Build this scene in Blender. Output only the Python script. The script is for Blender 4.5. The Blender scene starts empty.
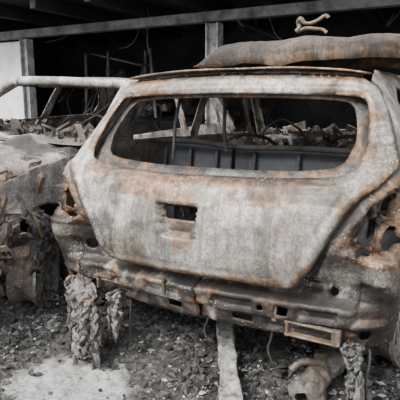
import bpy, bmesh, math, random
import numpy as np
from mathutils import Vector, noise, Matrix
from mathutils.geometry import delaunay_2d_cdt
random.seed(7)
PI=math.pi
# ------------------------------------------------------------------ utils
def link(o): bpy.context.scene.collection.objects.link(o); return o
def empty(name,loc=(0,0,0),rot=(0,0,0)):
    e=bpy.data.objects.new(name,None); e.location=loc; e.rotation_euler=rot; return link(e)
def mobj(name,verts,faces,mat,parent=None,smooth=True,solid=0,attr=None,char_shade=None):
    me=bpy.data.meshes.new(name); me.from_pydata([tuple(v) for v in verts],[],faces); me.update()
    if attr is not None:
        a=me.attributes.new("rust","FLOAT","POINT"); a.data.foreach_set("value",[float(x) for x in attr])
    if char_shade is not None:
        a=me.attributes.new("char_shade","FLOAT","POINT"); a.data.foreach_set("value",[float(x) for x in char_shade])
    if smooth: me.polygons.foreach_set("use_smooth",[True]*len(me.polygons))
    for m in (mat if isinstance(mat,(list,tuple)) else [mat]): me.materials.append(m)
    o=bpy.data.objects.new(name,me); link(o)
    if parent: o.parent=parent
    if solid:
        m=o.modifiers.new("s","SOLIDIFY"); m.thickness=solid; m.offset=0
    return o
def nz(x,y,z,s=1.0,o=3,seed=0):
    return noise.fractal(Vector((x*s+seed*7.3,y*s-seed*3.1,z*s+seed)),1.0,2.0,o)
def sstep(x,a,b):
    t=max(0,min(1,(x-a)/(b-a))); return t*t*(3-2*t)
def resample(poly,step):
    out=[]
    n=len(poly)
    for i in range(n):
        a=poly[i];b=poly[(i+1)%n];L=math.dist(a,b);k=max(1,int(round(L/step)))
        for j in range(k): out.append((a[0]+(b[0]-a[0])*j/k,a[1]+(b[1]-a[1])*j/k))
    return out
def cr(pts,n=5):
    out=[];N=len(pts)
    for i in range(N):
        p0,p1,p2,p3=[np.array(pts[(i+k-1)%N],float) for k in range(4)]
        for j in range(n):
            t=j/n
            out.append(tuple(.5*((2*p1)+(-p0+p2)*t+(2*p0-5*p1+4*p2-p3)*t*t+(-p0+3*p1-3*p2+p3)*t**3)))
    return out
def np_in(poly,P):
    x,y=P[:,0],P[:,1];c=np.zeros(len(P),bool);n=len(poly)
    for i in range(n):
        x1,y1=poly[i];x2,y2=poly[(i+1)%n]
        if y1==y2: continue
        m=((y1>y)!=(y2>y))&(x<(x2-x1)*(y-y1)/(y2-y1)+x1); c^=m
    return c
def np_dist(poly,P):
    d=np.full(len(P),1e9);n=len(poly)
    for i in range(n):
        a=np.array(poly[i]);b=np.array(poly[(i+1)%n]);ab=b-a;L=ab@ab+1e-12
        t=np.clip(((P-a)@ab)/L,0,1);q=P-a-t[:,None]*ab;d=np.minimum(d,np.sqrt((q**2).sum(1)))
    return d
def patch2d(outline,holes,step,jag=0):
    outline=resample(outline,step);holes=[resample(h,step*.8) for h in holes]
    if jag: outline=[(p[0]+jag*nz(p[0],p[1],1,30,2),p[1]+jag*nz(p[0],p[1],5,22,3)*(1.6 if p[1]<.34 else .3)) for p in outline]
    vs=[];ed=[]
    for loop in [outline]+holes:
        b=len(vs);vs+=loop;ed+=[(b+i,b+(i+1)%len(loop)) for i in range(len(loop))]
    xs=[p[0] for p in outline];ys=[p[1] for p in outline]
    g=[];j=0;y=min(ys)
    while y<max(ys):
        x=min(xs)+(step/2 if j%2 else 0)
        while x<max(xs): g.append((x,y));x+=step
        y+=step*.866;j+=1
    G=np.array(g);k=np_in(outline,G)&(np_dist(outline,G)>step*.45)
    for h in holes: k&=~np_in(h,G)&(np_dist(h,G)>step*.45)
    vs+=[tuple(p) for p in G[k]]
    r=delaunay_2d_cdt([Vector(v) for v in vs],ed,[],0,1e-7)
    V=np.array([tuple(v) for v in r[0]]);F=[tuple(f) for f in r[2]]
    C=np.array([V[list(f)].mean(0) for f in F]);k=np_in(outline,C)
    for h in holes:k&=~np_in(h,C)
    F=[f for f,kk in zip(F,k) if kk]
    return V,F,outline,holes
# ------------------------------------------------------------------ materials
class NB:
    def __init__(s,name):
        s.m=bpy.data.materials.new(name);s.m.use_nodes=True;s.t=s.m.node_tree;s.b=s.t.nodes["Principled BSDF"]
        s.co=s.n("ShaderNodeTexCoord").outputs["Object"]
    def n(s,k): return s.t.nodes.new(k)
    def l(s,a,b): s.t.links.new(a,b)
    def noise(s,sc,det=6,rough=.6,dist=0,off=(0,0,0),scl=(1,1,1)):
        mp=s.n("ShaderNodeMapping");s.l(s.co,mp.inputs[0]);mp.inputs[1].default_value=off;mp.inputs[3].default_value=scl
        n=s.n("ShaderNodeTexNoise");n.inputs["Scale"].default_value=sc;n.inputs["Detail"].default_value=det
        n.inputs["Roughness"].default_value=rough;n.inputs["Distortion"].default_value=dist;s.l(mp.outputs[0],n.inputs["Vector"]);return n.outputs["Fac"]
    def ramp(s,f,stops):
        r=s.n("ShaderNodeValToRGB");s.l(f,r.inputs[0]);e=r.color_ramp.elements
        while len(e)<len(stops): e.new(.5)
        for el,(p,c) in zip(e,stops):
            el.position=p;el.color=(c,c,c,1) if isinstance(c,(int,float)) else (*c,1)
        return r.outputs[0]
    def mix(s,f,a,b,mode="MIX"):
        m=s.n("ShaderNodeMix");m.data_type="RGBA";m.blend_type=mode
        for v,i in ((f,0),(a,6),(b,7)):
            if hasattr(v,"links"): s.l(v,m.inputs[i])
            else: m.inputs[i].default_value=v if i==0 else (*v,1)
        return m.outputs[2]
    def math(s,op,a,b=0):
        m=s.n("ShaderNodeMath");m.operation=op
        for v,i in ((a,0),(b,1)):
            if hasattr(v,"links"): s.l(v,m.inputs[i])
            else: m.inputs[i].default_value=v
        return m.outputs[0]
    def attr(s,n):
        a=s.n("ShaderNodeAttribute");a.attribute_name=n;return a.outputs["Fac"]
    def bump(s,h,st,dist=.01,prev=None):
        b=s.n("ShaderNodeBump");b.inputs["Strength"].default_value=st;b.inputs["Distance"].default_value=dist;s.l(h,b.inputs["Height"])
        if prev is not None: s.l(prev,b.inputs["Normal"])
        return b.outputs[0]
def burnt(name,dark,mid,pale,rustbias=.0,seed=0,rough=.58,metal=.2,soot_shade=.6,attrw=.26,brown=.6,bs=1.0,speck=.8,grain=1.0):
    k=NB(name);o=(seed*3.7,seed*1.9,seed)
    n1=k.noise(1.7,10,.60,.7,o);n2=k.noise(10,10,.74,.4,o);n3=k.noise(85,5,.75,0,o);n4=k.noise(32,6,.7,.3,o)
    c=k.ramp(n1,[(.40,dark),(.49,mid),(.59,pale)])
    c=k.mix(.34,c,k.ramp(n2,[(.34,dark),(.5,mid),(.66,pale)]))
    c=k.mix(.40*grain,c,k.ramp(n4,[(.34,.10),(.5,.5),(.66,.92)]),"OVERLAY")
    c=k.mix(.55*grain,c,k.ramp(n3,[(.36,.06),(.5,.5),(.64,.95)]),"OVERLAY")
    bt=k.noise(2.4,8,.66,1.0,(o[0]+2,o[1]-6,o[2]))
    c=k.mix(k.ramp(bt,[(.48,0.0),(.60,brown)]),c,k.ramp(n4,[(.35,(.11,.070,.040)),(.65,(.28,.195,.12))]))
    st=k.noise(8,7,.7,.5,o,(3,3,.28))
    c=k.mix(k.ramp(st,[(.48,0.0),(.62,.68)]),c,tuple(x*.34 for x in mid))
    ch=k.attr("char_shade")  # real charring plus shade painted at seams and in recesses
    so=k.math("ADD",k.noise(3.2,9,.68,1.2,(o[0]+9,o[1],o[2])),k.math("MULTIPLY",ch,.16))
    rn=k.noise(9,9,.74,.7,(o[0]-5,o[1]+4,o[2]))
    rm=k.math("ADD",k.math("MULTIPLY",k.attr("rust"),attrw),k.math("ADD",rn,rustbias))
    rc=k.ramp(k.noise(26,6,.75,.2,o),[(.36,(.04,.023,.014)),(.5,(.165,.083,.038)),(.64,(.38,.20,.092))])
    c=k.mix(k.ramp(rm,[(.60,0.0),(.75,.85)]),c,rc)
    c=k.mix(k.ramp(so,[(.53,0.0),(.66,soot_shade)]),c,(.024,.021,.019))  # soot patches; the same dark layer also carries the painted seam shade
    v=k.n("ShaderNodeTexVoronoi");v.inputs["Scale"].default_value=95;k.l(k.co,v.inputs["Vector"])
    sp=k.math("MULTIPLY",k.ramp(v.outputs["Distance"],[(.16,1.0),(.27,0.0)]),k.ramp(k.noise(4.5,7,.7,.3,(o[0],7,3)),[(.50,0.0),(.60,speck)]))
    c=k.mix(sp,c,tuple(min(.8,x*1.4) for x in pale))
    k.l(c,k.b.inputs["Base Color"]);k.b.inputs["Metallic"].default_value=metal
    k.l(k.ramp(n2,[(.3,rough-.18),(.7,rough+.2)]),k.b.inputs["Roughness"])
    bn=k.bump(n3,.30*bs,.003);bn=k.bump(n4,.22*bs,.004,bn);bn=k.bump(n2,.12*bs,.010,bn)
    k.l(bn,k.b.inputs["Normal"]);return k.m
def plain(name,c1,c2,sc=8,rough=.85,bump=.5,metal=0,bd=.01):
    k=NB(name);n=k.noise(sc,8,.7,.3);k.l(k.ramp(n,[(.38,c1),(.62,c2)]),k.b.inputs["Base Color"])
    k.b.inputs["Roughness"].default_value=rough;k.b.inputs["Metallic"].default_value=metal
    k.l(k.bump(k.noise(sc*4,6,.7),bump,bd),k.b.inputs["Normal"]);return k.m
M_skin=burnt("burnt_tailgate_steel",(.135,.125,.108),(.29,.275,.242),(.56,.54,.50),-.015,0,rough=.45,metal=.35,soot_shade=.72,brown=.6,grain=.85)
M_body=burnt("burnt_body_steel",(.075,.069,.060),(.23,.216,.19),(.54,.52,.48),.01,3,rough=.5,metal=.3,soot_shade=.93)
M_body2=burnt("burnt_pale_body_steel",(.12,.115,.108),(.42,.405,.39),(.78,.76,.74),-.01,8,soot_shade=.9)
M_roof=burnt("burnt_roof_sheet_steel",(.018,.014,.011),(.055,.043,.034),(.13,.108,.088),-.03,11,speck=.2,metal=.05,rough=.8,brown=.15)
M_rust=burnt("rusty_steel",(.05,.038,.027),(.14,.11,.08),(.33,.27,.22),.04,13)
M_int=plain("charred_interior",(.008,.008,.008),(.036,.034,.032),9,.9,.8)
M_seat=plain("charred_seat_panel",(.014,.016,.019),(.040,.044,.050),5,.7,.3)
M_intlt=burnt("ash_covered_interior",(.012,.011,.010),(.050,.047,.043),(.20,.19,.175),-.02,15)
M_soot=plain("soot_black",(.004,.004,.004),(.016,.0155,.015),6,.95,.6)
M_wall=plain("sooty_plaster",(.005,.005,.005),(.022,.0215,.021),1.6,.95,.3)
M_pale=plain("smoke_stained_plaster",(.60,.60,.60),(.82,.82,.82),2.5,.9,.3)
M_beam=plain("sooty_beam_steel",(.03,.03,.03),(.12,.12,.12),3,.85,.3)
M_steelpost=plain("smoke_stained_post",(.10,.10,.10),(.30,.30,.30),5,.8,.3)
M_wood=plain("charred_wood_ash",(.09,.085,.08),(.55,.54,.52),16,.9,.9)
M_alum=burnt("burnt_alloy",(.04,.04,.038),(.14,.138,.13),(.42,.415,.40),-.0,17)
# ------------------------------------------------------------------ car shell
ZF=[.1,.3,.42,.5,.56,.62,.75,.84,.90,.94,.98,1.10,1.26,1.35,1.42]
YF=[.14,.10,.065,.04,.012,.0,.0,.018,.045,.072,.115,.215,.345,.42,.50]
def f_y(z): return float(np.mean([np.interp(z+d,ZF,YF) for d in (-.018,0,.018)]))
ZL=[.24,.285,.30,.315,.365,.378,.455,.468,.53,.62,.8]
YL=[.18,.14,.118,.118,.115,.055,.048,.120,.135,.095,.045]
def f_low(z):
    l=float(np.interp(z,ZL,YL));t=sstep(z,.60,.72)
    return l*(1-t)+(f_y(z)+.012)*t
def Wz(z): return float(np.interp(z,[.25,.5,.8,.93,1.0,1.1,1.2,1.3,1.36,1.42],[.77,.80,.815,.808,.785,.738,.695,.645,.60,.54]))
def Rz(z): return float(np.interp(z,[.3,.9,1.0,1.3],[.19,.19,.17,.12]))
BENT=1.0
def shell(q,z,off=0,fy=f_y):
    s=1 if q>=0 else -1;q=abs(q);W=Wz(z);r=Rz(z);a=W-r
    y0=fy(z)
    if q>.6: y0=f_y(z)*sstep(q,.6,.8)+y0*(1-sstep(q,.6,.8))
    if q<.6: x=q/.6*a;y=y0+.13*x*x+off
    elif q<.9:
        t=(q-.6)/.3*PI/2;x=a+(r-off)*math.sin(t);y=y0+.13*a*a+r-(r-off)*math.cos(t)
    else:
        y=y0+.13*a*a+r+(q-.9);x=W-off
        x-=.42*max(0,y-3.25)**2
    if s<0 and BENT:   # buckled left rear corner
        b=sstep(q,.50,.85)*(1-sstep(z,.84,1.0))*(1-sstep(q,1.1,1.8))*BENT
        x+=.085*b;y-=.05*b*(1-sstep(q,.85,1.3))
    wz=.013*nz(s*x,y,0,1.6,2,9)*(1 if z<.95 else .4)
    return (s*x,y,z+wz)
def Q(x,z):
    s=1 if x>=0 else -1;x=abs(x);W=Wz(z);r=Rz(z);a=W-r
    if x<a:return s*x/a*.6
    return s*(.6+.3*math.asin(min(1,(x-a)/r))/(PI/2))
def mirror(h): return h+[(-x,z) for x,z in reversed(h) if abs(x)>1e-6]
win_half=[(0,.940),(.27,.940),(.48,.950),(.60,.968),(.636,1.015),(.640,1.10),(.625,1.18),(.60,1.24),(.52,1.258),(.25,1.265),(0,1.267)]
win=cr(mirror([(Q(x,z),z) for x,z in win_half]),3)
tg_half=[(0,.528),(.2,.526),(.36,.518),(.43,.522),(.475,.56),(.52,.64),(.57,.74),(.62,.83),(.66,.89),(.72,.945),(.755,1.0),(.715,1.1),(.675,1.2),(.625,1.29),(.56,1.335),(.3,1.35),(0,1.355)]
tg=mirror([(Q(x,z),z) for x,z in tg_half])
def tgq(z):
    zz=[p[1] for p in tg_half[3:15]];qq=[Q(*p) for p in tg_half[3:15]];return float(np.interp(z,zz,qq))
handle=[(-.14,.828),(.056,.828),(.050,.735),(.022,.690),(-.105,.690),(-.13,.735)]
handle_hole=[(-.118,.812),(.038,.812),(.030,.758),(-.110,.758)]
def build_shell_patch(name,outline,holes,step,mat,parent,offf,fy=f_y,seed=0,dent=.006,rustf=None,thick=.006,jag=0,char_shade_f=None,ec=.5):
    V,F,O,H=patch2d(outline,holes,step,jag)
    dO=np_dist(O,V)
    for h in H:dO=np.minimum(dO,np_dist(h,V))
    off=offf(V,O,H);verts=[];att=[];ch=[]
    for (q,z),o,d in zip(V,off,dO):
        p=shell(q,z,0,fy);w=dent*nz(*p,2.3,3,seed)+.0009*nz(*p,12,2,seed)
        verts.append(shell(q,z,o+w,fy));a=max(0,1-d/.045)*(.2+2.0*abs(nz(*p,5,2,seed+3)))
        if rustf:a+=rustf(q,z)
        att.append(a);ch.append((char_shade_f(q,z) if char_shade_f else 0)+ec*max(0,1-d/.014))  # edge term paints gap shade along panel borders
    return mobj(name,verts,F,mat,parent,True,thick,att,ch)
def ring_rim(name,parent,c,axis_rot=0,R=.205,w=.17,mat=None,seed=0):
    """burnt wheel rim: barrel lathe, lips, hub and spokes; axis along X"""
    bm=bmesh.new();prof=[(-w/2,R),(-w/2,R-.018),(-w/2+.02,R-.03),(-.01,R-.045),(w/2-.04,R-.03),(w/2-.02,R-.022),(w/2,R-.016),(w/2+.004,R),(w/2-.012,R+.004),(w/2-.03,R-.012),(0,R-.03),(-w/2+.02,R-.012)]
    N=40;rows=[]
    for i in range(N):
        a=2*PI*i/N;k=1+.05*nz(math.cos(a),math.sin(a),seed,2,2);rows.append([bm.verts.new((x+.012*math.sin(3*a+seed),r*k*math.cos(a),r*k*math.sin(a)+.006*math.sin(2*a+seed))) for x,r in prof])
    for i in range(N):
        A=rows[i];B=rows[(i+1)%N]
        for j in range(len(prof)):bm.faces.new((A[j],B[j],B[(j+1)%len(prof)],A[(j+1)%len(prof)]))
    def prism(pts,x0,x1):
        lo=[bm.verts.new((x0,p[0],p[1])) for p in pts];hi=[bm.verts.new((x1,p[0],p[1])) for p in pts];n=len(pts)
        bm.faces.new(lo);bm.faces.new(list(reversed(hi)))
        for i in range(n):bm.faces.new((lo[i],hi[i],hi[(i+1)%n],lo[(i+1)%n]))
    prism([(.05*math.cos(t*PI/6),.05*math.sin(t*PI/6)) for t in range(12)],w/2-.07,w/2-.015)
    for s in range(5):
        for d in (-.13,.13):
            a=2*PI*s/5+.3;ca,sa=math.cos(a),math.sin(a);a2=a+d;r2=R-.025
            n=(-sa,ca);m=(-math.sin(a2),math.cos(a2))
            i0=(ca*.04+n[0]*d*.12,sa*.04+n[1]*d*.12);o0=(math.cos(a2)*r2,math.sin(a2)*r2)
            prism([(i0[0]-n[0]*.011,i0[1]-n[1]*.011),(o0[0]-m[0]*.01,o0[1]-m[1]*.01),(o0[0]+m[0]*.01,o0[1]+m[1]*.01),(i0[0]+n[0]*.011,i0[1]+n[1]*.011)],w/2-.045,w/2-.02)
    prism([(.13*math.cos(t*PI/12),.13*math.sin(t*PI/12)) for t in range(24)],-.03,-.012)
    bmesh.ops.recalc_face_normals(bm,faces=bm.faces)
    me=bpy.data.meshes.new(name);bm.to_mesh(me);bm.free();me.materials.append(mat or M_alum)
    o=bpy.data.objects.new(name,me);link(o);o.parent=parent;o.location=c;o.rotation_euler=(0,0,axis_rot);return o
def tube(name,pts,r,mat,parent=None,cyc=False,res=3,wob=0,seed=0):
    cu=bpy.data.curves.new(name,"CURVE");cu.dimensions="3D";sp=cu.splines.new("NURBS" if len(pts)>3 else "POLY");sp.points.add(len(pts)-1)
    rs=r if isinstance(r,(list,tuple)) else [r]*len(pts)
    for i,(p,q) in enumerate(zip(sp.points,pts)):
        p.co=(q[0]+wob*nz(*q,9,2,seed),q[1]+wob*nz(*q,9,2,seed+1),q[2]+wob*nz(*q,9,2,seed+2),1);p.radius=rs[i]
    sp.use_cyclic_u=cyc
    if sp.type=="NURBS":sp.use_endpoint_u=True;sp.order_u=3
    cu.bevel_depth=1;cu.bevel_resolution=res;cu.use_fill_caps=True
    tmp=bpy.data.objects.new(name+"_c",cu);link(tmp);dg=bpy.context.evaluated_depsgraph_get()
    me=bpy.data.meshes.new_from_object(tmp.evaluated_get(dg));bpy.data.objects.remove(tmp);bpy.data.curves.remove(cu)
    me.name=name;me.materials.clear();me.materials.append(mat);me.polygons.foreach_set("use_smooth",[True]*len(me.polygons))
    o=bpy.data.objects.new(name,me);link(o)
    if parent:o.parent=parent
    return o
def gridsheet(name,fn,nu,nv,mat,parent=None,solid=.005,rust=None,char_shade=None):
    vs=[];at=[];ch=[]
    for j in range(nv+1):
        for i in range(nu+1):
            u=i/nu;v=j/nv;p=fn(u,v);vs.append(p);e=min(u,1-u,v,1-v);at.append(max(0,1-e/.06)*.7+(rust(u,v) if rust else 0));ch.append(char_shade(u,v) if char_shade else 0)
    fs=[(j*(nu+1)+i,j*(nu+1)+i+1,(j+1)*(nu+1)+i+1,(j+1)*(nu+1)+i) for j in range(nv) for i in range(nu)]
    return mobj(name,vs,fs,mat,parent,True,solid,at,ch)
def boxes(name,specs,mat,parent=None,bev=.006):
    """several bevelled boxes ((cx,cy,cz),(sx,sy,sz),(rx,ry,rz)) merged into one mesh"""
    bm=bmesh.new()
    for c,s,r in specs:
        R=Matrix.Translation(c)@Matrix.Rotation(r[2],4,'Z')@Matrix.Rotation(r[1],4,'Y')@Matrix.Rotation(r[0],4,'X')@Matrix.Diagonal((*s,1))
        bmesh.ops.create_cube(bm,size=1,matrix=R)
    me=bpy.data.meshes.new(name);bm.to_mesh(me);bm.free();me.materials.append(mat)
    o=bpy.data.objects.new(name,me);link(o)
    if parent:o.parent=parent
    if bev:
        m=o.modifiers.new("b","BEVEL");m.width=bev;m.segments=2
    return o
def circ(cx,cz,r,n=12,sx=1): return [(cx+r*sx*math.cos(2*PI*i/n),cz+r*math.sin(2*PI*i/n)) for i in range(n)]
def rubble(name,fn,n,smin,smax,mat,parent,seed,elong=3):
    """heap of angular shards; fn(rnd)->centre"""
    rnd=random.Random(seed);vs=[];fs=[]
    for _ in range(n):
        c=Vector(fn(rnd));s=smin+(smax-smin)*rnd.random()**2;b=len(vs)
        R=Matrix.Rotation(rnd.uniform(0,6.3),3,'Z')@Matrix.Rotation(rnd.uniform(0,6.3),3,'X')@Matrix.Rotation(rnd.uniform(0,6.3),3,'Y')
        sx=rnd.uniform(1,elong);sy=rnd.uniform(.5,1.2);sz=rnd.uniform(.12,.6)
        for x in (-1,1):
            for y in (-1,1):
                for z in (-1,1):
                    vs.append(c+R@Vector((x*sx*s*rnd.uniform(.6,1.2),y*sy*s*rnd.uniform(.6,1.2),z*sz*s*rnd.uniform(.6,1.2))))
        fs+=[tuple(b+i for i in t) for t in ((0,1,3,2),(4,6,7,5),(0,4,5,1),(2,3,7,6),(0,2,6,4),(1,5,7,3))]
    return mobj(name,vs,fs,mat,parent,False)

def build_car(name,loc,rot,mat_tg,mat_body,seed,hood_mat,steer=0,crush=0):
    global BENT
    BENT=0.0 if crush else 1.0
    E=empty(name,loc,rot)
    def off_tg(V,O,H):
        dw=np_dist(H[0],V);off=-.022+.020*np.clip(1-dw/.024,0,1)**.5*(dw<.024)
        off+=.010*np.clip(1-abs(dw-.044)/.010,0,1)*(V[:,1]>.9)
        e=np_dist(O,V);off+=.020*np.clip(1-e/.014,0,1)
        off+=.006*np.clip(1-abs(e-.045)/.010,0,1)*(V[:,1]<.93)
        ih=np_in(handle,V);dh=np_dist(handle,V)
        off+=np.where(ih,.045*np.clip(dh/.010,0,1),-.007*np.clip(1-dh/.014,0,1))
        return off
    def rt(q,z):
        h=math.hypot((q+.03)/.10,(z-.70)/.09);a=max(0,1.4-h)*.9
        if z<.64:a+=.6*sstep(-z,-.64,-.52)*(1 if q>.1 else .4)
        if .84<z<.95:a+=.75+.7*nz(q,0,0,4,2,seed)
        if z>1.0 and abs(q)>.5:a+=.35
        return a
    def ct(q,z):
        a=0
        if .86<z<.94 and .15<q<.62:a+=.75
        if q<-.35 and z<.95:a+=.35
        if -.13<q<.05 and .692<z<.828:a+=1.1  # handle recess: dark brown, with its shade painted in
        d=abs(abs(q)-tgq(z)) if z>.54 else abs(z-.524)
        a+=.8*max(0,1-d/.03)  # painted shade of the gap around the tailgate
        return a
    build_shell_patch("tailgate",tg,[win,handle_hole],.0125,mat_tg,E,off_tg,f_y,seed,.005,rt,.008,0,ct,.9)
    inner_o=cr(mirror([(Q(x*1.03,z),z) for x,z in [(0,.89),(.3,.89),(.5,.91),(.62,.95),(.655,1.03),(.66,1.12),(.635,1.2),(.59,1.27),(.48,1.30),(.25,1.305),(0,1.31)]]),3)
    inner_i=cr(mirror([(Q(x*.955,z),z) for x,z in [(0,.960),(.27,.960),(.48,.97),(.58,.99),(.61,1.04),(.62,1.11),(.605,1.17),(.57,1.222),(.50,1.24),(.25,1.25),(0,1.25)]]),3)
    build_shell_patch("tailgate_inner_frame",inner_o,[inner_i],.02,M_intlt,E,lambda V,O,H:np.full(len(V),.05),f_y,seed+2,.008,None,.006)
    boxes("tailgate_latch",[((-.045,.062,.785),(.05,.02,.018),(0,.1,0)),((-.045,.055,.775),(.012,.02,.03),(0,0,0)),((-.04,.11,.78),(.18,.01,.10),(0,0,0))],M_int,E,.004)
    for sd in (1,-1):
        arch=lambda cq:[(cq+.325*math.cos(a),.27+.37*math.sin(a)) for a in [PI-.05-i*(PI-.1)/14 for i in range(15)]]
        A=arch(1.40);B=arch(3.80)
        tail=[(4.40,.30),(4.42,.50),(4.40,.68),(4.2,.775)]
        if crush: tail=[(4.20,.33),(4.18,.50),(4.26,.60),(4.15,.66),(4.3,.70),(4.2,.775)]
        poly=[(0,.285),(.25,.282),(.5,.28),(.75,.283),(.98,.30)]+A+[(1.80,.27),(2.6,.25),(3.42,.27)]+B+tail+[(3.9,.85),(3.55,.90),(3.2,.94),(3.05,.97),(2.72,1.12),(2.42,1.28),(2.25,1.355),(1.8,1.372),(1.2,1.372),(.86,1.365),(.80,1.345)]
        for z in (1.3,1.2,1.1,1.0,.945,.89,.83,.74,.64,.58): poly.append((tgq(z)-.035,z))
        poly+=[(.40,.56),(0,.56)]
        rw=[(1.22,1.02),(1.92,1.0),(1.86,1.06),(1.68,1.295),(1.2,1.295),(1.10,1.24),(1.12,1.12)]
        fw=[(2.02,1.0),(2.95,.975),(2.88,1.01),(2.62,1.13),(2.25,1.295),(1.77,1.295)]
        lamp=[(.585,.70),(.62,.78),(.68,.865),(.76,.925),(.86,.945),(.93,.90),(.93,.80),(.90,.70),(.83,.655),(.68,.65)]
        lh=[[(.640,.730),(.69,.715),(.745,.745),(.755,.79),(.73,.825),(.675,.80)],[(.755,.845),(.80,.815),(.86,.825),(.885,.875),(.83,.905),(.775,.885)],[(.79,.70),(.85,.685),(.90,.72),(.895,.775),(.83,.785),(.785,.75)],[(.64,.675),(.72,.67),(.74,.69),(.70,.70),(.645,.695)]]
        holes=[rw,fw]+lh+[circ(.71,.345,.026),circ(.90,.60,.016)]
        if sd>0: holes+=[circ(.30,.415,.013),circ(.56,.50,.017),[(.16,.325),(.25,.322),(.25,.345),(.16,.348)],[(.36,.40),(.41,.395),(.415,.43),(.365,.435)]]
        else: holes+= [circ(.45,.415,.016),circ(.62,.53,.022),[(.30,.50),(.37,.495),(.375,.52),(.31,.525)],[(.10,.325),(.17,.322),(.17,.35),(.10,.348)]]
        def off_b(V,O,H):
            il=np_in(lamp,V);dl=np_dist(lamp,V);o=np.where(il,.075*np.clip(dl/.016,0,1),-.004*np.clip(1-dl/.015,0,1))
            for h in lh:
                o=o-.02*np.clip(1-np_dist(h,V)/.014,0,1)*il
            o=o-.025*il*np.clip(1-abs((V[:,1]-.80)-(V[:,0]-.77)*.5)/.012,0,1)
            o=o+il*np.array([.025*nz(a,b,0,16,2,seed) for a,b in V])
            for sq in (1.98,3.02):
                qq=sq-(np.clip(V[:,1]-.95,0,1))*.75;o=o+.012*np.clip(1-abs(V[:,0]-qq)/.012,0,1)*(V[:,1]<1.3)*(V[:,1]>.33)
            for a,b,c,d in ((.08,.27,.39,.445),(.44,.60,.39,.445),(.36,.56,.485,.535),(.04,.12,.48,.535),(.15,.22,.48,.535),(.25,.31,.48,.535),(.30,.55,.305,.355),(.66,.80,.40,.56)):
                m=np.clip(np.minimum(np.minimum(V[:,0]-a,b-V[:,0]),np.minimum(V[:,1]-c,d-V[:,1]))/.006,0,1);o=o+m*.026
            o=o+(V[:,1]<.50)*(V[:,0]<1)*np.array([.016*nz(a,b,0,7,2,seed+sd) for a,b in V])
            return o
        def rb(q,z):
            a=0
            if q<1.05 and .63<z<.97 and q>.56:a+=.65
            if q<.95 and z<.5:a+=.42*(1+1.8*nz(q*sd,z,0,5,2,3))
            if q<.95 and z<.34:a+=.25
            return a
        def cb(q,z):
            aq=abs(q);a=(1-sstep(z,.50,.66))*.9*(1-sstep(aq,1.2,1.6))*(1+.8*nz(q,z,0,3,3,4))+(.35 if z<.33 else 0)  # charred lower panel, with the shade below the tailgate painted in
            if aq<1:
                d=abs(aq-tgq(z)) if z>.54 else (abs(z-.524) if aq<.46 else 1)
                a+=2.0*max(0,1-d/.028)  # gap shade painted on the body beside the tailgate
                if .46<z<.478:a+=.8  # dark line on the step above the beam
                if .56<aq<.95 and .64<z<.95:a+=.6  # darker inside the lamp recess
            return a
        P=[(sd*x,z) for x,z in poly];Hh=[[(sd*x,z) for x,z in h] for h in holes]
        obf=off_b if sd>0 else (lambda V,O,H:off_b(V*np.array([-1,1]),O,H))
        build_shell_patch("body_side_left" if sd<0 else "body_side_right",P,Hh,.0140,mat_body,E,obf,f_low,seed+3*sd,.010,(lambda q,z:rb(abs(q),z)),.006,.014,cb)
        sn="r" if sd>0 else "l"
        gridsheet("wheel_well_rear_"+sn,lambda u,v:(sd*(.50+.24*v),.72+.34*math.cos(PI*(1-u)),.25+.38*math.sin(PI*u)),16,4,M_int,E)
        gridsheet("wheel_well_front_"+sn,lambda u,v:(sd*(.48+.24*v),3.12+.34*math.cos(PI*(1-u)),.25+.38*math.sin(PI*u)),16,4,M_int,E)
        ring_rim("rear_rim_"+sn,E,(sd*.68,.72,.205),0 if sd>0 else PI,seed=seed)
        ring_rim("front_rim_"+sn,E,(sd*.68,3.12,.205),(0 if sd>0 else PI)+steer,seed=seed+1)
        # box-section windscreen pillars
        tube("windscreen_pillar_"+sn,[(sd*.580,1.98,1.345),(sd*.615,2.10,1.285),(sd*.665,2.28,1.15),(sd*.705,2.44,1.03),(sd*.735,2.56,.945)],[.028,.034,.036,.038,.045],mat_body,E,wob=.01,seed=seed)
    def roof(u,v):
        x=(u*2-1);Y=.415+v*1.60;hw=.585-.02*v;cr_=.035*(1-x*x)*math.sin(PI*min(1,v*.8+.15))
        y=Y-(.045*(1-x*x) if v<.5 else -.06*(1-x*x))*(1-2*min(v,1-v))
        z=1.362+cr_-.015*sstep(v,.8,1)-.012*abs(x)**6+.012*nz(x,Y,0,2.2,2,seed)*(.3+v)
        return (x*hw,y,z)
    gridsheet("roof_panel",roof,44,50,mat_body,E,.008,lambda u,v:.2)
    tube("roof_rear_header",[(-.56,.50,1.335),(-.3,.455,1.352),(0,.44,1.358),(.3,.455,1.352),(.56,.50,1.335)],.017,mat_body,E,wob=.006)
    for Y in (.8,1.15,1.55):
        tube("roof_rib_%d"%int(Y*100),[(-.57,Y,1.34),(-.2,Y,1.362),(.2,Y,1.362),(.57,Y,1.34)],.014,M_int,E,wob=.006,seed=seed)
    tube("windscreen_header",[(-.585,2.0,1.335),(-.3,2.05,1.345),(0,2.07,1.35),(.3,2.05,1.345),(.585,2.0,1.335)],.036,mat_body,E,wob=.010)
    def hood(u,v):
        x=(u*2-1);Y=2.66+v*1.20;hw=.74-.10*v*v;y=Y+.10*(1-x*x)*(.6+.4*v)-.08
        z=.945-.16*v**1.6+.045*(1-x*x)+.018*nz(x*2,Y*2,0,1.2,3,seed)+crush*(.045*nz(x,Y,3,3.4,4,seed)-.02-.10*sstep(v,.6,1)*sstep(abs(x),.3,1)-.03*abs(math.sin(x*5+Y*3)))
        z-=.05*sstep(abs(x),.86,1)
        return (x*hw,y,z)
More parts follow.
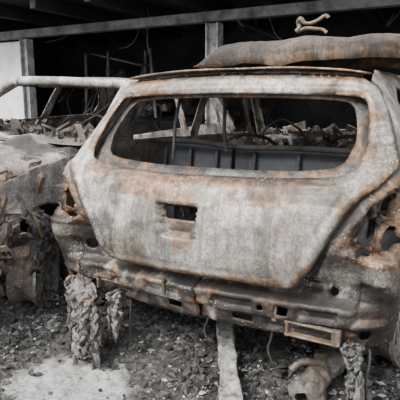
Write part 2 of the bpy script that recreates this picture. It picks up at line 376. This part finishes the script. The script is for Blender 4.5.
    gridsheet("hood",hood,56,50,hood_mat,E,.006,lambda u,v:.3,lambda u,v:.9*crush*max(0,.2+2.5*nz(u,v,0,5,3,7)))
    gridsheet("windscreen_cowl",lambda u,v:((u*2-1)*.72,2.50+.22*v+.08*(1-(2*u-1)**2),.93+.03*math.sin(v*9)*.5+.01*nz(u*5,v,0,1,2,seed)),30,6,M_intlt,E,.006)
    fo=[(-.62,.28),(.62,.28),(.66,.5),(.66,.70),(.6,.76),(.3,.785),(-.3,.785),(-.6,.76),(-.66,.70),(-.66,.5)]
    fh=[[(-.30,.60),(.30,.60),(.27,.73),(-.27,.73)],[(-.42,.36),(.42,.36),(.38,.5),(-.38,.5)],[(.38,.60),(.60,.62),(.60,.73),(.40,.72)],[(-.38,.60),(-.40,.72),(-.60,.73),(-.60,.62)]]
    V,F,O,H=patch2d(fo,fh,.022)
    mobj("front_panel",[(x,3.93-.45*x*x-.05*abs(z-.45)+(.012+.05*crush)*nz(x,0,z,4,2,seed),z-.04*crush) for x,z in V],F,M_rust,E,True,.008,[.3]*len(V))
    boxes("engine_block",[((.1,3.3,.55),(.5,.4,.35),(0,0,.1)),((-.3,3.35,.52),(.28,.3,.25),(0,.1,0)),((0,3.68,.5),(.9,.05,.34),(0,0,0)),((.15,3.28,.70),(.4,.2,.07),(0,0,.1))],M_rust,E,.02)
    gridsheet("floor_pan",lambda u,v:((u*2-1)*.70,.16+v*2.6,.30+.05*(abs(u-.5)<.1)+.02*nz(u*9,v*9,0,1,3,seed)),30,40,M_int,E,.01)
    gridsheet("trunk_debris",lambda u,v:((u*2-1)*.62,.22+v*.40,.40+.16*abs(nz(u*6,v*5,1,1,4,seed))+.1*v),40,24,M_int,E,.01)
    specs=[]
    for x0,x1 in ((-.60,-.12),(-.10,.60)):
        specs.append((((x0+x1)/2,.66,.76),(x1-x0,.05,.50),(-.16,0,0)))
        for k in range(3): specs.append(((x0+(k+.5)*(x1-x0)/3,.615,.76),(.02,.02,.46),(-.16,0,0)))
    boxes("rear_seatback_panels",specs,M_seat,E,.012)
    tube("rear_seat_top_rail",[(-.60,.61,1.02),(-.3,.60,1.03),(-.1,.61,1.0),(.3,.61,1.02),(.60,.61,1.005)],.014,M_int,E,wob=.008)
    for i,x in enumerate((-.36,.36)):
        def lump(u,v,x=x):
            a=2*PI*v;h=u;r=.20*(1-.25*h)*(1+.25*nz(h*3,math.cos(a),math.sin(a)+x,1.2,3,seed))*(1-sstep(h,.85,1)*.8)
            return (x+r*1.05*math.cos(a),1.62-.22*h+r*.38*math.sin(a),.42+.56*h+.02*nz(u*5,v*5,x,1,2))
        gridsheet("collapsed_front_seat_%d"%i,lump,24,24,M_intlt,E,0)
        tube("front_seat_frame_%d"%i,[(x-.22,1.62,.45),(x-.22,1.45,.85),(x-.17,1.42,1.0),(x,1.40,1.02+.02*i),(x+.18,1.42,.99),(x+.22,1.45,.85),(x+.22,1.62,.45)],.012,M_int,E,wob=.02,seed=i)
    rubble("interior_rubble",lambda r:(r.uniform(-.62,.62),r.uniform(.95,2.4),.36+.35*r.random()**2),420,.012,.07,M_intlt,E,seed)
    rubble("dashboard_rubble",lambda r:(r.uniform(-.66,.66),r.uniform(2.15,2.6),.84+.16*r.random()**1.5),420,.01,.045,M_intlt,E,seed+5)
    tube("dash_beam",[(-.70,2.35,.86),(-.3,2.33,.88),(.1,2.36,.85),(.7,2.35,.86)],.035,M_intlt,E,wob=.01)
    gridsheet("dashboard_remains",lambda u,v:((u*2-1)*.68,2.22+.32*v,.84+.10*math.sin(PI*v)+.09*nz(u*8,v*3,0,1,4,seed)),50,12,M_intlt,E,.01)
    tube("steering_wheel",[(-.36+.18*math.cos(a),2.12-.06*math.sin(a),.93+.16*math.sin(a)) for a in [2*PI*i/16 for i in range(16)]],.009,M_int,E,cyc=True,wob=.02)
    tube("steering_column",[(-.36,2.12,.93),(-.36,2.3,.84),(-.36,2.4,.80)],.018,M_int,E)
    rnd=random.Random(seed)
    for i in range(7):
        x=rnd.uniform(-.5,.5);y=rnd.uniform(.9,2.0);z=1.34
        tube("hanging_wire_%d"%i,[(x,y,z),(x+rnd.uniform(-.1,.1),y,z-.1),(x+rnd.uniform(-.15,.15),y+.05,z-rnd.uniform(.15,.35)),(x+rnd.uniform(-.2,.2),y+.05,z-rnd.uniform(.05,.4))],.005,M_int,E,res=1,wob=.02,seed=i)
    return E
car=build_car("burnt_hatchback_car",(0,0,0),(0,0,0),M_skin,M_body,1,M_body,0)
car2=build_car("burnt_hatchback_car.001",(-2.15,3.40,.05),(0,-.042,PI+.06),M_body2,M_body2,4,M_body2,.34,1)
# ---- extra parts of the main car
tube("hatch_strut",[(-.33,.50,1.27),(-.335,.45,1.12),(-.33,.42,.95)],.008,M_int,car)
tube("hanging_seat_belt",[(-.10,.55,1.31),(-.105,.54,1.1),(-.095,.55,.99)],.010,M_int,car)
boxes("bumper_bracket",[((.50,.105,.318),(.20,.035,.010),(0,.06,.10)),((.50,.100,.372),(.20,.022,.010),(0,.06,.10)),((.41,.095,.345),(.010,.035,.06),(0,0,.1)),((.60,.120,.34),(.035,.045,.065),(0,0,.1)),((.36,.08,.41),(.02,.02,.08),(0,0,0))],M_rust,car,.004)
boxes("bumper_bracket_far",[((-.52,.10,.40),(.10,.04,.012),(0,0,-.1)),((-.56,.10,.37),(.012,.04,.07),(0,0,-.1)),((-.70,.13,.40),(.05,.04,.12),(0,0,-.3)),((-.15,.05,.43),(.016,.02,.07),(0,0,0))],M_rust,car,.004)
for i,(x,l) in enumerate(((-.50,.14),(-.44,.10),(-.40,.20),(.02,.08),(.33,.12),(.68,.16),(.72,.22))):
    tube("dangling_wire_%d"%i,[(x,.14,.30),(x+.01,.12,.27),(x-.01,.11,.29-l*.6),(x+.025,.10,.29-l)],.005,M_int,car,res=1,wob=.02,seed=i)
# ---- crumpled sheet and twisted pipe on the roof
def sheet(u,v):
    x=-.30+1.02*u;a=PI*v;prof=sstep(u,0,.10)*(.84+.16*math.sin(PI*u))*(1-sstep(u,.95,1)*.6)
    y=.88-.30*math.cos(a)+.02*nz(x,v*2,0,3,3,3)
    kn=abs(((x*3.1+.4*v)%1)-.5)*2
    z=1.41+.130*prof*max(0,math.sin(a))**.40+.020*nz(x*2,v*3,1,1.6,4,5)*prof+.012*(kn-.5)*prof
    return (x,y,z)
gridsheet("crumpled_metal_sheet",sheet,110,60,M_roof,None,.004)
tw=empty("twisted_pipe")
pz=-.005
tube("pipe_main",[(.14,.84,1.58+pz),(.165,.84,1.61+pz),(.15,.84,1.635+pz),(.17,.83,1.655+pz),(.20,.83,1.625+pz),(.25,.84,1.63+pz),(.285,.85,1.655+pz),(.30,.85,1.64+pz)],[.012,.011,.010,.014,.008,.010,.008,.011],M_rust,tw,wob=.02)
tube("pipe_branch",[(.15,.85,1.585+pz),(.20,.84,1.61+pz),(.24,.85,1.60+pz),(.285,.86,1.60+pz),(.30,.86,1.58+pz)],[.008,.011,.009,.007,.009],M_rust,tw,wob=.015)
# ------------------------------------------------------------------ ground
k=NB("ash_and_soot_ground")
n1=k.noise(3.2,10,.7,.4);n2=k.noise(34,9,.78,.2);n3=k.noise(130,4,.75)
c=k.ramp(n1,[(.38,(.025,.024,.022)),(.52,(.085,.082,.077)),(.66,(.27,.262,.25))])
c=k.mix(.55,c,k.ramp(n2,[(.38,(.012,.012,.012)),(.52,(.10,.096,.092)),(.64,(.46,.45,.43))]))
c=k.mix(.5,c,k.ramp(n3,[(.36,.08),(.5,.5),(.64,.95)]),"OVERLAY")
geo=k.n("ShaderNodeNewGeometry");
def blob(cx,cy,r,sx=1.0):
    s=k.n("ShaderNodeSeparateXYZ");k.l(geo.outputs["Position"],s.inputs[0])
    dx=k.math("MULTIPLY",k.math("SUBTRACT",s.outputs[0],cx),1/sx);dy=k.math("SUBTRACT",s.outputs[1],cy)
    d=k.math("SQRT",k.math("ADD",k.math("MULTIPLY",dx,dx),k.math("MULTIPLY",dy,dy)))
    d=k.math("ADD",d,k.math("MULTIPLY",k.math("SUBTRACT",k.noise(9,7,.7,.5),.5),.45))
    return k.ramp(k.math("MULTIPLY",d,1/r),[(.65,1.0),(1.0,0.0)])
pale=k.ramp(n2,[(.38,(.28,.275,.27)),(.55,(.78,.77,.75))])
c=k.mix(k.math("MULTIPLY",blob(-.47,-.24,.27,1.2),.95),c,pale)
c=k.mix(k.math("MULTIPLY",blob(-1.05,.15,.13),.4),c,pale)
c=k.mix(k.math("MULTIPLY",blob(-.35,.45,.16,1.6),.45),c,pale)
k.l(c,k.b.inputs["Base Color"]);k.b.inputs["Roughness"].default_value=.92
k.l(k.bump(n3,.8,.008,k.bump(n2,1.0,.035)),k.b.inputs["Normal"])
M_ground=k.m
def gz(x,y): return .026*nz(x,y,0,3.5,4,2)+.016*nz(x,y,0,14,3,5)
xs=list(np.arange(-14,-3,1.0))+list(np.arange(-3,2.0,.022))+list(np.arange(2,14.1,1.0))
ys=list(np.arange(-8,-1.2,1.0))+list(np.arange(-1.2,1.6,.022))+list(np.arange(1.6,12.1,.8))
vs=[(x,y,gz(x,y)) for y in ys for x in xs];nx=len(xs)
mobj("ground",vs,[(j*nx+i,j*nx+i+1,(j+1)*nx+i+1,(j+1)*nx+i) for j in range(len(ys)-1) for i in range(nx-1)],M_ground)
M_ch=plain("char_bits",(.010,.010,.010),(.08,.077,.073),20,.9,.6)
M_ab=plain("ash_bits",(.12,.118,.113),(.46,.45,.435),20,.9,.6)
def debris(name,n,mats,smin,smax,region,seed,heaps):
    rnd=random.Random(seed);vs=[];fs=[];mi=[]
    tri=[(0,2,4),(2,1,4),(1,3,4),(3,0,4),(2,0,5),(1,2,5),(3,1,5),(0,3,5)]
    for i in range(n):
        zz=0
        if i%9==0:
            hx,hy,hs,hh=rnd.choice(heaps);x=rnd.gauss(hx,hs);y=rnd.gauss(hy,hs);zz=hh*math.exp(-((x-hx)**2+(y-hy)**2)/hs**2/1.5)*rnd.random();big=1.3
        else:
            x=rnd.uniform(region[0],region[1]);y=rnd.uniform(region[2],region[3]);big=1
            if nz(x,y,0,2.5,2,seed)<-.12 and rnd.random()<.5: continue
            if math.hypot((x+.47)/1.15,y+.24)<.24 and rnd.random()<.9: continue
        m=1 if rnd.random()<.33 else 0
        s=big*(smin+(smax-smin)*rnd.random()**5)*(.55 if m else 1);b=len(vs);R=Matrix.Rotation(rnd.uniform(0,6.28),3,'Z')@Matrix.Rotation(rnd.uniform(-1,1),3,'X')
        sc=(rnd.uniform(.6,1.6),rnd.uniform(.5,1.1),rnd.uniform(.4,.9))
        for p in ((1,0,0),(-1,0,0),(0,1,0),(0,-1,0),(0,0,1),(0,0,-1)):
            q=R@Vector((p[0]*sc[0]*rnd.uniform(.6,1.3)*s+rnd.uniform(-.3,.3)*s,p[1]*sc[1]*rnd.uniform(.6,1.3)*s+rnd.uniform(-.3,.3)*s,p[2]*sc[2]*s))
            vs.append((x+q.x,y+q.y,gz(x,y)+zz+s*.25+q.z))
        fs+=[tuple(b+i for i in t) for t in tri];mi+=[m]*8
    o=mobj(name,vs,fs,mats,None,False);o.data.polygons.foreach_set("material_index",mi);return o
debris("ash_and_charcoal_debris",22000,[M_ch,M_ab],.004,.028,(-2.3,1.3,-.9,1.1),1,[(.85,.30,.12,.10),(-1.15,.45,.16,.12),(-1.0,.0,.10,.05),(.1,.2,.12,.04),(.55,.5,.15,.08)])
# ------------------------------------------------------------------ foreground debris
def board(u,v):
    L=u;a=2*PI*v;w=.040*(1+.25*nz(L*4,0,0,1,2));h=.016
    cx=.27-.36*L;cy=-.12+.66*L;ang=math.atan2(.66,-.36)
    s=max(-1,min(1,1.5*math.cos(a)))*w;t=max(-1,min(1,1.5*math.sin(a)))*h
    return (cx-math.sin(ang)*s+.009*nz(L*9,a,0,1),cy+math.cos(ang)*s,.055+t+.010*nz(L*12,s*60,0,1)+.02*L)
gridsheet("charred_wood_plank",board,80,24,M_wood,None,0)
def strip(name,path,w,mat,parent,seed,axis=(1,0,0)):
    P=[Vector(p) for p in path]
    def fn(u,v):
        t=u*(len(P)-1);i=min(int(t),len(P)-2);p=P[i].lerp(P[i+1],t-i);s=(v-.5)*w*(1+.6*nz(u*3,seed,0,1,2))*(.65+.35*math.sin(PI*min(1,u+.2)))
        a=Vector(axis);q=p+a*s
        q+=Vector((.030*nz(u*7,v*4,seed,1,4),.05*nz(u*6,v*6,seed+4,1,4)+.012*math.sin(v*13+u*3+seed),.10*nz(v*12,seed+8,1,1,3)*u))
        return q
    return gridsheet(name,fn,38,34,mat,parent,.003)
M_melt=burnt("melted_bumper_remains",(.016,.0155,.015),(.07,.069,.066),(.28,.276,.268),-.04,21,.8,0,brown=.25)
mb=empty("melted_bumper_remains")
strip("strip_1",[(-.68,.10,.36),(-.65,.05,.26),(-.58,.01,.15),(-.52,-.03,.04)],.13,M_melt,mb,1)
strip("strip_2",[(-.60,.07,.31),(-.56,.02,.20),(-.51,-.02,.10),(-.47,-.05,.03)],.07,M_melt,mb,2)
strip("strip_3",[(-.74,.10,.36),(-.72,.07,.24),(-.68,.03,.14),(-.64,.0,.07)],.06,M_melt,mb,3)
strip("strip_4",[(-.60,.04,.28),(-.60,-.02,.19),(-.56,-.05,.10),(-.54,-.07,.05)],.09,M_melt,mb,6)
strip("strip_5",[(-.46,.10,.33),(-.45,.07,.25),(-.43,.05,.19),(-.42,.05,.17)],.035,M_melt,mb,7)
strip("strip_6",[(.66,.12,.33),(.67,.09,.25),(.69,.07,.18),(.70,.06,.12)],.05,M_melt,mb,8)
ex=empty("exhaust_silencer")
def can(u,v):
    a=2*PI*v;r=(.058+.012*math.sin(u*9))*(1-.55*(sstep(u,.9,1)+1-sstep(u,0,.08)))*(1+.35*nz(u*3,math.cos(a),math.sin(a),1.5,4,2))
    return (.49+.05*u+r*math.cos(a),.06+.34*u,.080+r*.85*math.sin(a)+.04*u)
M_ex=burnt("burnt_exhaust_steel",(.04,.036,.032),(.11,.102,.09),(.28,.265,.24),.0,31)
gridsheet("silencer_can",can,50,36,M_ex,ex,0)
tube("tail_pipe",[(.52,.30,.12),(.50,.22,.16),(.44,.18,.17),(.41,.15,.13)],.016,M_ex,ex,wob=.01)
tube("hanger_rod",[(.56,.38,.13),(.58,.26,.24),(.56,.20,.31)],.008,M_ex,ex)
strip("torn_fender_strip",[(-.74,3.55,.74),(-.80,3.50,.64),(-.83,3.62,.52),(-.80,3.7,.38)],.20,M_rust,car2,12,(0,1,0))
strip("torn_arch_strip",[(-.80,2.95,.70),(-.84,2.85,.60),(-.83,2.78,.48),(-.80,2.78,.34)],.10,M_body2,car2,14,(0,1,0))
strip("torn_arch_liner",[(-.78,3.30,.66),(-.84,3.22,.54),(-.86,3.20,.42),(-.84,3.26,.30)],.14,M_melt,car2,16,(0,1,0))
rubble("fender_wreckage",lambda r:(-.70+r.gauss(0,.07),3.50+r.gauss(0,.18),.60+r.gauss(0,.12)),180,.012,.045,M_rust,car2,15,4)
# ------------------------------------------------------------------ garage
def box(name,lo,hi,mat,bev=.01):
    c=[(a+b)/2 for a,b in zip(lo,hi)];s=[b-a for a,b in zip(lo,hi)]
    return boxes(name,[(c,s,(0,0,0))],mat,None,bev)
wb=[((-9,8.4,-.1),(-3.9,8.6,3)),((-3.1,8.4,-.1),(5,8.6,3)),((-3.9,8.4,-.1),(-3.1,8.6,1.66)),((-3.9,8.4,1.92),(-3.1,8.6,3))]
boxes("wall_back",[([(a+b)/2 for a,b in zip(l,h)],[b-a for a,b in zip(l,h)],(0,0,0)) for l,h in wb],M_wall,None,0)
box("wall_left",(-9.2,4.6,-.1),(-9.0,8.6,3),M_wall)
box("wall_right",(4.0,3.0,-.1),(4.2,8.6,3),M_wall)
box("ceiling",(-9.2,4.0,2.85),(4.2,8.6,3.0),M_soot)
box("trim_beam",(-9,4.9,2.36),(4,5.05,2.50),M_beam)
bs=[((x,6.3,2.74),(.12,4.4,.2),(0,0,0)) for x in np.arange(-8.5,4,1.1)]
boxes("ceiling_beams",bs,M_soot,None,.01)
def post(name,x,y,w):
    return boxes(name,[((x,y,1.17),(w,.02,2.34),(0,0,0)),((x-w/2,y,1.17),(.02,w,2.34),(0,0,0)),((x+w/2,y,1.17),(.02,w,2.34),(0,0,0)),((x,y,.02),(w*1.6,w*1.6,.03),(0,0,0))],M_steelpost,None,.004)
post("steel_post",-2.50,4.97,.18);post("steel_post",-6.35,4.97,.16);post("steel_post",1.6,4.97,.2)
box("wall_panel_side",(-8.2,5.1,-.1),(-6.5,5.22,2.34),M_pale)
sh=empty("burnt_shelving")
rnd=random.Random(4);sp=[]
for x in (-6.1,-5.5,-4.9,-4.4):
    sp.append(((x,6.3+rnd.uniform(-.2,.3),1.1),(.05,.04,2.2),(rnd.uniform(-.1,.1),rnd.uniform(-.18,.18),0)))
for z in (.6,1.1,1.6,2.05): sp.append(((-5.4,6.5,z),(1.3,.45,.03),(0,rnd.uniform(-.25,.25),0)))
boxes("frame",sp,M_beam,sh,.004)
rubble("contents",lambda r:(r.uniform(-6.2,-4.3),6.4+r.uniform(-.3,.3),r.choice((.6,1.1,1.6))+abs(r.gauss(0,.10))),70,.03,.12,M_intlt,sh,9,2)
rubble("wreckage",lambda r:(r.uniform(-6.5,-3),7.2+r.uniform(-.5,.5),.1+1.2*r.random()**1.6),160,.04,.2,M_int,sh,19,4)
hw=empty("hanging_roof_wires")
for i in range(16):
    x=rnd.uniform(-6.5,1.5);y=rnd.uniform(5.2,7.5);z=2.7
    tube("wire_%d"%i,[(x,y,z),(x+.1,y,z-.2),(x+rnd.uniform(-.3,.3),y,z-rnd.uniform(.2,.9)),(x+rnd.uniform(-.5,.9),y,z-rnd.uniform(0,.7))],.010,M_beam if i%3==0 else M_int,hw,res=1)
# ------------------------------------------------------------------ light + camera
w=bpy.data.worlds.new("World");bpy.context.scene.world=w;w.use_nodes=True;nt=w.node_tree
bg=nt.nodes["Background"];bg.inputs[0].default_value=(.95,.965,1.0,1);bg.inputs[1].default_value=2.2
sun=bpy.data.lights.new("overcast_sun","SUN");sun.energy=7.6;sun.angle=math.radians(32);sun.color=(1,.97,.93)
so=bpy.data.objects.new("overcast_sun",sun);link(so);so.rotation_euler=(math.radians(44),0,math.radians(-22))
cam=bpy.data.cameras.new("camera");co=bpy.data.objects.new("camera",cam);link(co)
co.location=(1.021,-1.702,1.233);co.rotation_euler=(PI/2-.194,0,.513);cam.lens=45;cam.sensor_width=36;cam.clip_start=.02
bpy.context.scene.camera=co
